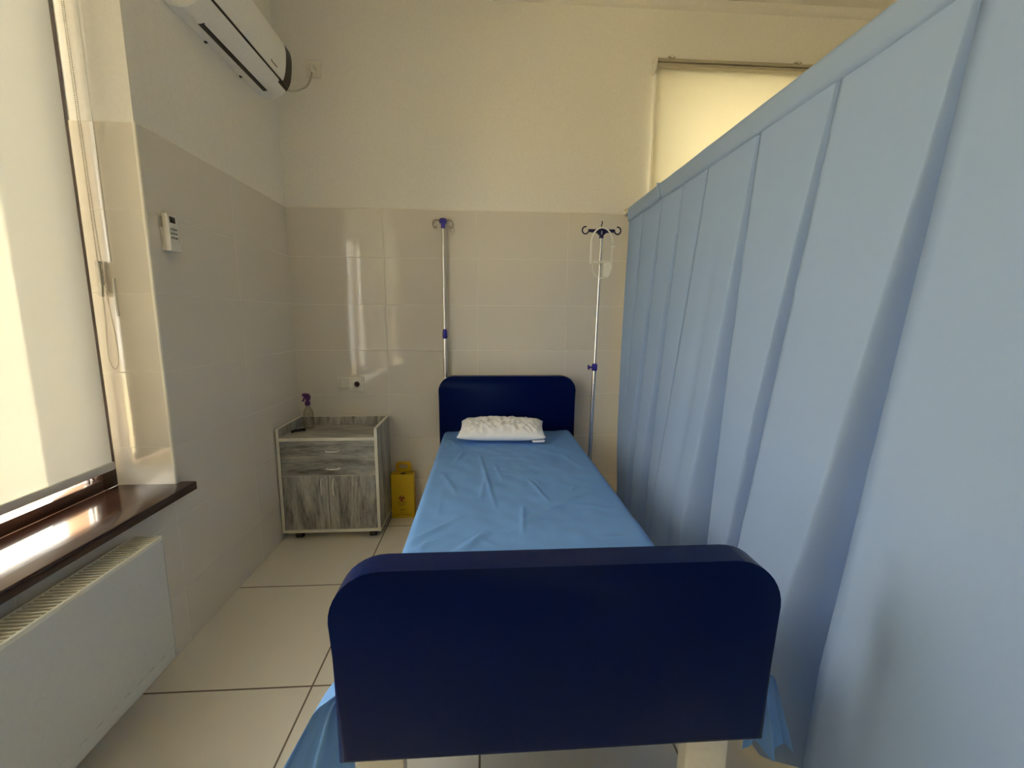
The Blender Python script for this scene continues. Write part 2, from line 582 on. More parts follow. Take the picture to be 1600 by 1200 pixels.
BX = -1.432
rb = roller_blind(MY2 + .012, WY1 - .058, BX, 0.776, 2.70, 'half sunlit cream roller blind drawn down over left window', 'blind')
roller_blind(MY + .012, MY2 - .012, BX, 2.15, 2.70, 'unseen rolled up cream blind, added to let daylight through left window', 'blind')  # invented open bay, left bare so more daylight enters the room
roller_blind(WY0 + .04, MY - .012, BX, 0.776, 2.70, 'drawn cream roller blind over the nearest part of left window', 'blind')

# bead chain of the blind, hanging down the reveal
def beads(bm, path, step=.0062, r=.0023):
    acc = 0.0
    last = path[0]
    for p in path[1:]:
        seg = (p - last).length
        while acc <= seg:
            q = last.lerp(p, acc / seg)
            bmesh.ops.create_icosphere(bm, subdivisions=1, radius=r, matrix=Matrix.Translation(q))
            acc += step
        acc -= seg
        last = p
bm = bm_new()
yc = WY1 - .022
path = spline([(BX + .012, yc, 2.68), (BX + .014, yc, 2.0), (BX + .016, yc, 1.62), (BX + .018, yc, 1.46), (BX + .017, yc, 1.35), (BX + .010, yc, 1.24), (BX + .012, yc, 1.19), (BX + .028, yc, 1.160),
               (BX + .044, yc, 1.19), (BX + .046, yc, 1.27), (BX + .036, yc, 1.40), (BX + .030, yc, 1.52), (BX + .024, yc, 1.75), (BX + .020, yc, 2.2), (BX + .017, yc, 2.68)], 14)
beads(bm, path)
obj('bead_chain', bm, 'chain', rb, 'white bead chain')
bm = bm_new()
add_box(bm, BX + .010, BX + .024, yc - .006, yc + .012, 1.47, 1.56, .003)
add_prism(bm, [(BX + .006, 1.435), (BX + .018, 1.43), (BX + .022, 1.47), (BX + .010, 1.475)], 'y', yc - .004, yc + .006)
obj('chain_tensioner', bm, 'chain', rb, 'small clear chain clip')
bm = bm_new()
add_box(bm, BX + .044, BX + .0475, WY1 - .003, WY1 - .0005, 1.56, 2.68, .001)
add_box(bm, BX + .044, BX + .052, WY1 - .006, WY1 - .0005, 1.36, 1.50, .001)
obj('guide_strip', bm, 'pvc', rb, 'white plastic strip')


# ------------------------------------------------------------------ far window behind the curtain with its blind
w2 = thing('window_2', 'window on the back wall, hidden behind its lowered blind', 'window', ((BX0 + BX1) / 2, yb - .1, BZ0))
w2['kind'] = 'structure'
bm = bm_new()
yf0, yf1 = ya + .20, ya + .25
add_box(bm, BX0, BX0 + .07, yf0, yf1, BZ0, BZ1, .004); add_box(bm, BX1 - .07, BX1, yf0, yf1, BZ0, BZ1, .004)
add_box(bm, BX0 + .07, BX1 - .07, yf0, yf1, BZ0, BZ0 + .07, .004); add_box(bm, BX0 + .07, BX1 - .07, yf0, yf1, BZ1 - .07, BZ1, .004)
obj('window_frame', bm, 'frame', w2)
bm = bm_new(); add_box(bm, BX0 + .06, BX1 - .06, yf0 + .02, yf0 + .024, BZ0 + .06, BZ1 - .06)
obj('glass_pane', bm, 'pane', w2, smooth=False)

BLX0, BLX1, BLZ = 1.072, 2.86, 2.905
rb2 = thing('roller_blind', 'glowing cream roller blind on back wall, seen above the blue curtain', 'blind', ((BLX0 + BLX1) / 2, D - .03, .85))
bm = bm_new(); add_box(bm, BLX0 + .012, BLX1, D - .0215, D - .0200, .85, BLZ + .03)
obj('fabric', bm, 'blind_back', rb2, smooth=False)
bm = bm_new()
yq = D - .038
add_prism(bm, [(ya, 2.965), (yq - .004, 2.965), (yq - .010, 2.958), (yq - .010, 2.944), (yq, 2.940), (ya, 2.940)], 'x', BLX0, BLX1)
add_prism(bm, [(yq + .004, 2.938), (yq - .012, 2.935), (yq - .018, 2.926), (yq - .016, 2.915), (yq, 2.908), (yq + .008, 2.915)], 'x', BLX0 + .004, BLX1)
obj('head_rail', bm, 'rail', rb2, 'pale metal head rail')
bm = bm_new(); add_box(bm, BLX0 - .012, BLX0 + .003, yq - .020, ya, 2.885, 2.968, .004)
obj('end_cap', bm, 'pvc', rb2)
bm = bm_new(); add_cyl(bm, (BLX0 + .006, D - .022, 2.0), (BLX0 + .006, D - .022, 2.89), .003, 8)
obj('side_cord', bm, 'pvc', rb2)
for xx in (1.165, 1.985):
    bm = bm_new(); add_box(bm, xx - .024, xx + .024, yq - .014, ya, 2.965, 2.972, .002); add_box(bm, xx - .010, xx + .010, yq - .020, yq + .01, 2.958, 2.976, .002)
    obj('mounting_clip', bm, 'steel', rb2, 'small metal clip')


# ------------------------------------------------------------------ radiator under the sill
RXF, RXB, RY0, RY1, RZT, RZB = -1.122, -1.222, -0.35, 1.478, 0.602, 0.128
rad = thing('radiator', 'white panel radiator with slotted top grille under left window', 'radiator', (RXF, .6, RZB))
bm = bm_new()
# front panel with rolled top and bottom edges
prof = [(RXF - .012, RZT - .010), (RXF - .004, RZT - .008), (RXF - .003, RZT - .020), (RXF, RZT - .028), (RXF, RZB + .045), (RXF - .003, RZB + .035), (RXF - .004, RZB + .008), (RXF - .012, RZB), (RXF - .016, RZB), (RXF - .016, RZT - .010)]
add_prism(bm, prof, 'y', RY0, RY1 - .0075)
fpan = obj('front_panel', bm, 'radiator', rad)
for k in range(36):                                   # pressed dimples along the lower edge
    y = RY0 + .05 + k * .05
    bm = bm_new(); add_box(bm, RXF - .004, RXF + .0012, y, y + .022, RZB + .050, RZB + .056, .001)
    obj('weld_dimple', bm, 'radiator', fpan)
bm = bm_new(); add_box(bm, RXB, RXB + .014, RY0, RY1 - .003, RZB, RZT - .012, .004)
obj('rear_panel', bm, 'radiator', rad)
for ye in (RY1 - .003, RY0 - .003):
    bm = bm_new(); add_box(bm, RXB, RXF - .001, ye, ye + .003, RZB + .01, RZT, .001)
    obj('side_cover', bm, 'radiator', rad)
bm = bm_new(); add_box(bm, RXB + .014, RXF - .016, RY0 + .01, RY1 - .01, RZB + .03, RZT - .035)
obj('convector_fins', bm, 'rad_in', rad, 'fin block coloured dark as the shade below the grille', smooth=False)
bm = bm_new()
add_box(bm, RXB, RXB + .006, RY0, RY1, RZT - .014, RZT, .001)
add_box(bm, RXF - .010, RXF - .002, RY0, RY1, RZT - .014, RZT, .001)
y = RY0 + .008
while y < RY1 - .006:
    sl = .0
    v = [(RXB + .006, y), (RXB + .030, y + .0035), (RXB + .060, y + .0035), (RXF - .010, y + .007), (RXF - .010, y + .0125), (RXB + .060, y + .009), (RXB + .030, y + .009), (RXB + .006, y + .0055)]
    add_prism(bm, v, 'z', RZT - .010, RZT - .001)
    y += .0145
obj('top_grille', bm, 'grille', rad, 'slotted white grille')
for yy in (0.0, 1.2):
    bm = bm_new(); add_box(bm, XL + .002, RXB, yy - .02, yy + .02, RZB + .06, RZT - .06, .002)
    obj('mounting_bracket', bm, 'radiator', rad)


# ------------------------------------------------------------------ air conditioner on the left wall
AY0, AY1, AZ = 1.985, 2.725, 2.574
ac = thing('air_conditioner', 'white wall mounted air conditioner with black end trim, high up left', 'air conditioner', (XL, (AY0 + AY1) / 2, AZ))
xw = XL - PL
prof = [(xw, AZ + .012), (-1.222, AZ + .002), (-1.185, AZ), (-1.150, AZ + .014), (-1.118, AZ + .040), (-1.098, AZ + .072), (-1.086, AZ + .110), (-1.078, AZ + .170), (-1.078, AZ + .215), (-1.088, AZ + .250), (-1.115, AZ + .275), (xw, AZ + .280)]
prof_s = [(p.x, p.y) for p in spline([(a, b, 0) for a, b in prof[1:-1]], 16)]
body = [prof[0]] + prof_s + [prof[-1]]
bm = bm_new()
add_prism(bm, body, 'y', AY0 + .006, AY1 - .004)
obj('body', bm, 'ac_white', ac)
# rounded end caps
cx, cz = -1.165, AZ + .14
for a, b in ((AY0, AY0 + .006), (AY1 - .004, AY1)):
    bm = bm_new()
    inner = [(cx + (x - cx) * .965, cz + (z - cz) * .965) for x, z in body]
    o1, o2 = (inner, body) if a == AY0 else (body, inner)
    A = [bm.verts.new((x, a, z)) for x, z in o1]
    B = [bm.verts.new((x, b, z)) for x, z in o2]
    bm.faces.new(A); bm.faces.new(B[::-1])
    for i in range(len(A)):
        bm.faces.new((A[i], B[i], B[(i + 1) % len(A)], A[(i + 1) % len(A)]))
    obj('end_cap', bm, 'ac_white', ac)


def shell(x_lo, z_lo, x_hi, z_hi):
    """stretch of the profile between two of its heights"""
    return [p for p in prof_s if z_lo <= p[1] <= z_hi and p[0] > x_lo and p[1] < AZ + .279]


def skin(bm, pts, y0, y1, off0, off1):
    c = Vector((cx, cz))
    inn, out = [], []
    for i, p in enumerate(pts):
        a = Vector(pts[max(i - 1, 0)]); b = Vector(pts[min(i + 1, len(pts) - 1)])
        d = (b - a).normalized(); n = Vector((d.y, -d.x))
        if n.dot(Vector(p) - c) < 0:
            n = -n
        inn.append(tuple(Vector(p) + n * off0)); out.append(tuple(Vector(p) + n * off1))
    add_prism(bm, inn + out[::-1], 'y', y0, y1)


front = shell(-1.2, AZ + .064, -1, AZ + .252)
bm = bm_new(); skin(bm, front, AY0 + .03, AY1 - .075, -.002, .006)
fp = obj('front_panel', bm, 'ac_white', ac)
bm = bm_new(); skin(bm, front, AY1 - .072, AY1 - .001, -.002, .005)
obj('end_trim', bm, 'ac_dark', ac, 'black trim strip')
bm = bm_new(); skin(bm, shell(-1.2, AZ + .044, -1, AZ + .064), AY1 - .105, AY1 - .001, -.002, .004)
obj('end_trim', bm, 'ac_dark', ac, 'black lower trim strip')
bm = bm_new(); skin(bm, shell(-1.2, AZ + .056, -1, AZ + .068), AY0 + .03, AY1 - .05, -.002, .0015)
obj('panel_seam', bm, 'ac_dark', ac, 'dark seam')
lou = [p for p in prof_s if p[0] > -1.172 and p[1] < AZ + .056]
bm = bm_new(); skin(bm, lou, AY0 + .11, AY1 - .10, -.002, .004)
obj('louver', bm, 'ac_white', ac)
slot = [(-1.196, AZ + .0003), (-1.1865, AZ + .0000), (-1.178, AZ + .0022), (-1.170, AZ + .0052)]
bm = bm_new(); skin(bm, slot, AY0 + .105, AY1 - .095, -.003, .0014)
obj('outlet_slot', bm, 'ac_dark', ac, 'dark air outlet slot')
# maker's mark, too small to read: a short grey wordmark of plain strokes
bm = bm_new()
for k in range(7):
    y = 2.500 + k * .009
    zt = AZ + (.094 if k == 0 else .090)
    add_box(bm, -1.0905, -1.0825, y, y + .0075, AZ + .083, zt, .0005)
obj('wordmark', bm, 'grey_ink', fp, 'tiny grey wordmark')
for yt in (AY0 + .24, AY1 - .22):
    bm = bm_new(); add_box(bm, XL - .008, XL + .004, yt, yt + .010, AZ + .004, AZ + .011, .001)
    obj('mounting_tab', bm, 'ac_dark', ac)

# its socket, plug and cable
so = thing('wall_socket', 'single square wall socket with plug beside the air conditioner', 'socket', (-1.026, D + PL, 2.837))
bm = bm_new(); add_box(bm, -1.071, -0.981, D - .002, ya, 2.792, 2.882, .004)
obj('cover_plate', bm, 'socket', so)
bm = bm_new(); add_box(bm, -1.056, -0.996, D - .004, D, 2.807, 2.867, .003)
obj('insert', bm, 'socket', so)
pw = thing('power_cord', 'white power cord plugged into the socket beside the air conditioner', 'cord', (-1.026, D, 2.837))
bm = bm_new()
add_lathe(bm, (-1.026, D - .004, 2.837), [(.019, 0), (.019, -.012), (.016, -.030), (.010, -.034)], 20, 'y')
obj('plug', bm, 'socket', pw)
bm = bm_new(); add_tube(bm, spline([(-1.110, AY1 - .004, AZ + .052), (-1.09, AY1 + .05, AZ + .070), (-1.055, D - .05, AZ + .145), (-1.03, D - .035, AZ + .205), (-1.026, D - .026, AZ + .235)], 8), .0055, 8)
obj('cable', bm, 'chain', pw)

# ------------------------------------------------------------------ remote control in its wall cradle
rc = thing('remote_control', 'white air conditioner remote with dark display in cradle on left wall', 'remote control', (XL, 1.855, 1.69))
y0, y1 = 1.812, 1.862
bm = bm_new()
add_prism(bm, [(XL + .008, 1.628), (XL + .030, 1.628), (XL + .032, 1.70), (XL + .028, 1.752), (XL + .010, 1.752)], 'y', y0, y1)
obj('handset', bm, 'pvc', rc)
bm = bm_new(); add_box(bm, XL + .0275, XL + .0305, y0 + .010, y1 - .008, 1.712, 1.743, .001)
obj('display', bm, 'ac_dark', rc, 'dark display')
for r in range(3):
    for c in range(3):
        bm = bm_new(); add_box(bm, XL + .029, XL + .0335, y0 + .008 + c * .013, y0 + .016 + c * .013, 1.692 - r * .016, 1.699 - r * .016, .001)
        obj('button', bm, 'key', rc)
bm = bm_new(); add_box(bm, XL, XL + .008, y0 - .003, y1 + .003, 1.612, 1.70, .002); add_box(bm, XL, XL + .034, y0 - .003, y1 + .003, 1.612, 1.627, .003)
add_box(bm, XL, XL + .036, y0 - .004, y0, 1.612, 1.672, .0015); add_box(bm, XL, XL + .036, y1, y1 + .004, 1.612, 1.672, .0015); add_box(bm, XL + .032, XL + .036, y0, y1, 1.612, 1.646, .0015)
obj('cradle', bm, 'pvc', rc, 'white wall cradle')

# ------------------------------------------------------------------ double switch and socket above the cabinet
ds = thing('double_socket', 'pale double frame with blank plate and socket above grey cabinet', 'socket', (-.897, D, .919))
bm = bm_new(); add_box(bm, -.985, -.809, D - .011, D, .871, .967, .004)
add_box(bm, -.8985, -.8955, D - .0125, D - .006, .874, .964, .001)
obj('frame', bm, 'socket', ds)
bm = bm_new(); add_box(bm, -.970, -.911, D - .0125, D - .0105, .890, .951, .0005); obj('shadow_gap', bm, 'grey_ink', ds, 'grey gap round the blank plate')
bm = bm_new(); add_box(bm, -.968, -.913, D - .017, D - .006, .892, .949, .003); add_cyl(bm, (-.940, D - .0185, .921), (-.940, D - .015, .921), .004, 10)
obj('blank_plate', bm, 'socket', ds)
bm = bm_new()
ring = []
add_box(bm, -.884, -.824, D - .016, D - .006, .889, .949, .003)
ins = obj('socket_insert', bm, 'socket', ds)
bm = bm_new(); add_lathe(bm, (-.854, D - .0162, .919), [(.0195, 0), (.0195, -.0008), (.0165, -.0008), (.0165, 0)], 28, 'y')
obj('socket_rim', bm, 'grey_ink', ins)
bm = bm_new()
for xx, zz in ((-.8645, .919), (-.8435, .919), (-.854, .919), (-.854, .901)):
    add_cyl(bm, (xx, D - .0172, zz), (xx, D - .0155, zz), .0032, 10)
obj('contact_holes', bm, 'slot', ins, 'dark socket holes')

# ------------------------------------------------------------------ bedside cabinet
KX0, KX1, KY0, KY1, KZ0, KZ1 = -1.238, -.648, 2.552, 2.900, .048, .706
cab = thing('bedside_cabinet', 'grey wood-look bedside cabinet with white edges in left corner', 'cabinet', ((KX0 + KX1) / 2, (KY0 + KY1) / 2, 0))
e = .017
for x in (KX0, KX1 - e):
    bm = bm_new(); add_box(bm, x, x + e, KY0 + .002, KY1, KZ0, KZ1 - .002)
    sp = obj('side_panel', bm, 'wood_v', cab, smooth=False)
    bm = bm_new(); add_box(bm, x - .0005, x + e + .0005, KY0, KY0 + .003, KZ0, KZ1, .0008); add_box(bm, x - .0005, x + e + .0005, KY0, KY1, KZ1 - .003, KZ1, .0008)
    if x > -1:
        add_box(bm, x + e - .001, x + e + .0008, KY0, KY1, KZ0, KZ0 + .012, .0004)
    obj('edge_band', bm, 'edge_white', sp, 'white edge band')
bm = bm_new(); add_box(bm, KX0 + e, KX1 - e, KY1 - .016, KY1, KZ0, KZ1 - .002)
bp = obj('back_panel', bm, 'wood_v', cab, smooth=False)
bm = bm_new(); add_box(bm, KX0 + e, KX1 - e, KY1 - .016, KY1, KZ1 - .003, KZ1, .0008)
obj('edge_band', bm, 'edge_white', bp, 'white edge band')
bm = bm_new(); add_box(bm, KX0 + e, KX1 - e, KY0 + .003, KY1 - .016, .630, .648)
tp = obj('top_board', bm, 'wood_h', cab, smooth=False)
bm = bm_new(); add_box(bm, KX0 + e, KX1 - e, KY0 + .0003, KY0 + .0045, .629, .6485, .0008)
obj('edge_band', bm, 'edge_white', tp, 'white edge band')
bm = bm_new(); add_box(bm, KX0 + e, KX1 - e, KY0, KY1 - .016, KZ0, KZ0 + .018, .0008)
obj('bottom_board', bm, 'edge_white', cab, 'white edged bottom')
bm = bm_new(); add_box(bm, KX0 + e, KX1 - e, KY0 + .03, KY0 + .036, KZ0 + .018, .630)
obj('carcass_shadow_board', bm, 'slot', cab, 'dark board added as the shade in the front gaps', smooth=False)  # dark sheet stands for the shade between drawers and doors


def bow(bm, a, b, out, r=.0035):
    a, b = Vector(a), Vector(b)
    o = Vector((0, -out, 0))
    add_tube(bm, spline([a, a + o * .8 + (b - a) * .12, (a + b) / 2 + o, b + o * .8 - (b - a) * .12, b], 6), r, 8)


xm = (KX0 + KX1) / 2 - .008
ix0, ix1 = KX0 + e + .002, KX1 - e - .002
for z0, z1 in ((.5215, .6265), (.4125, .5185)):
    bm = bm_new(); add_box(bm, ix0, ix1, KY0 + .006, KY0 + .024, z0, z1, .0008)
    dr = obj('drawer_front', bm, 'wood_h', cab)
    bm = bm_new(); add_box(bm, ix0, ix1, KY0 + .0052, KY0 + .008, z0 - .0002, z0 + .0016); obj('edge_band', bm, 'edge_white', dr, 'pale edge line', smooth=False)
    bm = bm_new(); bow(bm, (xm - .005, KY0 + .006, (z0 + z1) / 2 - .008), (xm + .075, KY0 + .006, (z0 + z1) / 2 - .008), .020)
    obj('handle', bm, 'handle', dr, 'chrome bow handle')
for x0, x1, hx in ((ix0, xm - .002, xm - .036), (xm + .002, ix1, xm + .034)):
    bm = bm_new(); add_box(bm, x0, x1, KY0 + .006, KY0 + .024, KZ0 + .020, .4095, .0008)
    dr = obj('door', bm, 'wood_v', cab)
    bm = bm_new(); add_box(bm, x0, x1, KY0 + .0052, KY0 + .008, .4082, .4098); obj('edge_band', bm, 'edge_white', dr, 'pale edge line', smooth=False)
    bm = bm_new(); bow(bm, (hx, KY0 + .006, .285), (hx, KY0 + .006, .395), .022)
    obj('handle', bm, 'handle', dr, 'chrome bow handle')
for x in (KX0 + .085, KX1 - .055):
    for y in (KY0 + .045, KY1 - .05):
        bm = bm_new()
        add_lathe(bm, (x, y, .024), [(.020, -.021), (.024, -.017), (.024, .017), (.020, .021)], 20, 'x')
        add_box(bm, x - .024, x + .024, y - .020, y + .020, .034, KZ0, .003)
        obj('caster', bm, 'caster', cab, 'black caster')

# spray bottle on the cabinet
sx, sy, sz = -1.140, 2.800, .648
sz += .0008
sb = thing('spray_bottle', 'clear spray bottle with purple trigger head standing on the grey cabinet', 'spray bottle', (sx, sy, sz))
bm = bm_new()
add_lathe(bm, (sx, sy, sz), [(.026, 0), (.0295, .004), (.0295, .098), (.027, .112), (.018, .130), (.0125, .140), (.0125, .158), (.0115, .158), (.0115, .141), (.017, .130), (.026, .112), (.0285, .098), (.0285, .006), (.001, .005)], 24)
obj('bottle', bm, 'clear', sb, 'clear plastic bottle')
bm = bm_new(); add_cyl(bm, (sx, sy, sz + .012), (sx + .004, sy, sz + .150), .0022, 8)
obj('dip_tube', bm, 'clear', sb)
bm = bm_new(); add_lathe(bm, (sx, sy, sz), [(.0165, .150), (.0165, .172), (.0145, .176), (.008, .178)], 20)
obj('screw_collar', bm, 'purple', sb, 'purple collar')
bm = bm_new()
hz = sz + .176
add_prism(bm, [(sx + .010, hz), (sx + .018, hz + .018), (sx + .018, hz + .034), (sx + .008, hz + .048), (sx - .012, hz + .052), (sx - .028, hz + .050), (sx - .030, hz + .036), (sx - .018, hz + .034), (sx - .010, hz + .026), (sx - .006, hz)], 'y', sy - .010, sy + .010)
sh = obj('sprayer_head', bm, 'purple', sb, 'purple sprayer head')
bm = bm_new(); add_tube(bm, spline([(sx - .014, sy, hz + .036), (sx - .020, sy, hz + .022), (sx - .024, sy, hz + .008), (sx - .032, sy, hz + .000)], 5), [.006] * 15 + [.004], 8)
obj('trigger', bm, 'purple', sh)
# black strap and a clear wrapper beside it
bm = bm_new()
pts = [Vector(p) for p in spline([(-1.190, 2.655, .660), (-1.178, 2.675, .663), (-1.165, 2.690, .661), (-1.145, 2.705, .662), (-1.128, 2.712, .660)], 6)]
add_tube(bm, pts, [.006 + .004 * abs(math.sin(i * .7)) for i in range(len(pts))], 8)
tag(obj('strap', bm, 'black'), 'crumpled black strap lying on cabinet top before the spray bottle', 'strap')
bm = bm_new()
random.seed(3)
gw = [[bm.verts.new((-1.185 + i * .016 + random.uniform(-.003, .003), 2.728 + j * .010, .6495 + random.uniform(0, .012))) for i in range(7)] for j in range(4)]
for j in range(3):
    for i in range(6):
        bm.faces.new((gw[j][i], gw[j][i + 1], gw[j + 1][i + 1], gw[j + 1][i]))
bmesh.ops.solidify(bm, geom=list(bm.faces), thickness=.0006)
tag(obj('plastic_wrapper', bm, 'clear'), 'crumpled clear wrapper at the foot of the spray bottle', 'wrapper')

# ------------------------------------------------------------------ yellow sharps box
bx0, bx1, by0, by1, bz1 = -.638, -.487, 2.828, 2.905, .308
box = thing('sharps_box', 'yellow cardboard clinical waste box on floor between cabinet and bed', 'waste box', ((bx0 + bx1) / 2, (by0 + by1) / 2, 0))
bm = bm_new(); add_box(bm, bx0, bx1, by0, by1, 0, bz1, .002)
bb = obj('carton', bm, 'yellow', box)
bm = bm_new()
hx = (bx0 + bx1) / 2
add_box(bm, bx0 - .0005, bx1 + .0005, by0 - .0008, by1, bz1 - .001, bz1 + .0012, .0005)
obj('lid_flap', bm, 'yellow', box)
bm = bm_new(); add_lathe(bm, (hx + .004, by0 + .022, bz1 + .0013), [(.018, 0), (.018, .0006)], 20)
obj('drop_hole', bm, 'slot', box, 'dark drop hole')
# folded-up carry handle with a slot
bm = bm_new()
def rrect(cx_, cz_, w, h, r, n=6):
    out = []
    for qx, qz, a0 in ((1, 1, 0), (-1, 1, 90), (-1, -1, 180), (1, -1, 270)):
        for k in range(n + 1):
            a = math.radians(a0 + 90 * k / n)
            out.append((cx_ + qx * (w / 2 - r) + r * math.cos(a), cz_ + qz * (h / 2 - r) + r * math.sin(a)))
    return out
po = rrect(hx, bz1 + .035, .104, .070, .022); pi_ = rrect(hx, bz1 + .038, .062, .024, .011)
A0 = [bm.verts.new((x, by1 - .012, z)) for x, z in po]; A1 = [bm.verts.new((x, by1 - .012, z)) for x, z in pi_]
B0 = [bm.verts.new((x, by1 - .008, z)) for x, z in po]; B1 = [bm.verts.new((x, by1 - .008, z)) for x, z in pi_]
n = len(po)
for i in range(n):
    j = (i + 1) % n
    bm.faces.new((A0[i], A0[j], A1[j], A1[i])); bm.faces.new((B0[j], B0[i], B1[i], B1[j]))
    bm.faces.new((A0[j], A0[i], B0[i], B0[j])); bm.faces.new((A1[i], A1[j], B1[j], B1[i]))
obj('carry_handle', bm, 'yellow', box)


# biohazard trefoil, printed on the front
def flat_arc(bm, c, r, w, a0, a1, y, n=20):
    pr = None
    for k in range(n + 1):
        a = math.radians(a0 + (a1 - a0) * k / n)
        q = [bm.verts.new((c[0] + (r + s) * math.cos(a), y, c[1] + (r + s) * math.sin(a))) for s in (-w / 2, w / 2)]
        if pr:
            bm.faces.new((pr[0], pr[1], q[1], q[0]))
        pr = q


bm = bm_new()
bc = (hx - .006, .140)
yp = by0 - .0012
for k in range(3):
    a = 90 + 120 * k
    c = (bc[0] + .012 * math.cos(math.radians(a)), bc[1] + .012 * math.sin(math.radians(a)))
    flat_arc(bm, c, .0125, .0052, a + 38, a + 322, yp)
flat_arc(bm, bc, .0125, .0036, 0, 360, yp - .0002, 30)
flat_arc(bm, bc, .0042, .0016, 0, 360, yp - .0003, 20)
obj('biohazard_symbol', bm, 'red_ink', bb, 'dark red biohazard symbol')
def text_mesh(name, body, size, loc, rot, mat, parent, label=None):
    cu = bpy.data.curves.new(name, 'FONT')
    cu.body = body
    cu.size = size
    cu.align_x = 'CENTER'
    cu.extrude = .0002
    tmp = bpy.data.objects.new(name, cu)
    C.objects.link(tmp)
    dg = bpy.context.evaluated_depsgraph_get()
    me = bpy.data.meshes.new_from_object(tmp.evaluated_get(dg))
    bpy.data.objects.remove(tmp)
    me.transform(Matrix.Translation(loc) @ rot.to_4x4())
    me.materials.clear()
    me.materials.append(M[mat])
    o = bpy.data.objects.new(name, me)
    C.objects.link(o)
    o.parent = parent
    o.matrix_parent_inverse = world_of(parent).inverted()
    if label:
        o['label'] = label
    return o
text_mesh('printed_number', '10 l', .024, (hx - .004, yp, .052), Matrix.Rotation(math.radians(90), 3, 'X'), 'black_ink', bb, 'dark printed volume')
for z, w, n in ((.112, .066, 14), (.100, .052, 11), (.090, .046, 10), (.040, .018, 4)):          # rows of print too small to read
    bm = bm_new()
    for k in range(n):
        x = hx - .006 - w / 2 + w * k / n
        add_box(bm, x, x + w / n * .7, yp - .0002, by0, z, z + .003)
    obj('fine_print', bm, 'black_ink', bb, smooth=False)
bm = bm_new(); add_box(bm, bx0 + .02, bx1 - .02, yp - .0002, by0, .0255, .0268)
obj('fold_line', bm, 'black_ink', bb, smooth=False)


# ------------------------------------------------------------------ bed
BDX0, BDX1 = -.303, .605
bed = thing('hospital_bed', 'hospital bed with navy padded headboard and footboard', 'bed', ((BDX0 + BDX1) / 2, 1.8, 0))


def padded_board(y0, y1, z0, z1, rad, rnd):
    """upright slab, rounded upper corners, softly rounded rims"""
    bm = bm_new()
    poly = [(BDX0, z0), (BDX1, z0)]
    for k in range(11):
        a = math.radians(90 * k / 10)
        poly.append((BDX1 - rad + rad * math.cos(a), z1 - rad + rad * math.sin(a)))
    for k in range(11):
        a = math.radians(90 + 90 * k / 10)
        poly.append((BDX0 + rad + rad * math.cos(a), z1 - rad + rad * math.sin(a)))
    f1, f2 = add_prism(bm, poly, 'y', y0, y1)
    es = list(f1.edges) + list(f2.edges)
    bmesh.ops.bevel(bm, geom=es, offset=rnd, segments=6, affect='EDGES', profile=0.5)
    return bm


obj('footboard', padded_board(.768, .832, .452, .882, .105, .020), 'navy', bed, 'navy padded footboard', angle=1.0)
obj('headboard', padded_board(2.800, 2.858, .42, .984, .100, .022), 'navy', bed, 'navy padded headboard', angle=1.0)
MX0, MX1, MZ = -.276, .580, .615
bm = bm_new(); add_box(bm, MX0 + .006, MX1 - .006, .842, 2.796, .47, MZ - .008, .03, 4)
obj('mattress', bm, 'mattress', bed)
bm = bm_new()
add_box(bm, MX0 + .02, MX0 + .06, .832, 2.80, .41, .468, .004)
add_box(bm, MX1 - .06, MX1 - .02, .832, 2.80, .41, .468, .004)
for y in (.86, 1.3, 1.8, 2.3, 2.74):
    add_box(bm, MX0 + .06, MX1 - .06, y, y + .04, .42, .466, .004)
obj('side_rails', bm, 'steel_white', bed, 'cream steel frame')
for x in (-.272, .440):
    for y in (.800, 2.800):
        bm = bm_new(); add_box(bm, x, x + .098, y - .008, y + .030, .012, .50, .006); add_lathe(bm, (x + .049, y + .011, 0), [(.018, 0), (.020, .004), (.020, .014)], 16)
        obj('leg', bm, 'steel_white', bed, 'cream steel leg')

# sheet: one cloth over the mattress, tucked along the sides, bunched at the foot corners
def ridge(x, y, p, q, w, h):
    dx, dy = q[0] - p[0], q[1] - p[1]
    L = dx * dx + dy * dy
    t = np.clip(((x - p[0]) * dx + (y - p[1]) * dy) / L, 0, 1)
    d2 = (x - p[0] - t * dx) ** 2 + (y - p[1] - t * dy) ** 2
    fade = np.sin(np.pi * np.clip(t, 0.02, .98)) ** .5
    return h * fade * np.exp(-d2 / (w * w))


ys = np.linspace(2.794, .842, 330)
half = (MX1 - MX0) / 2
mid = (MX0 + MX1) / 2
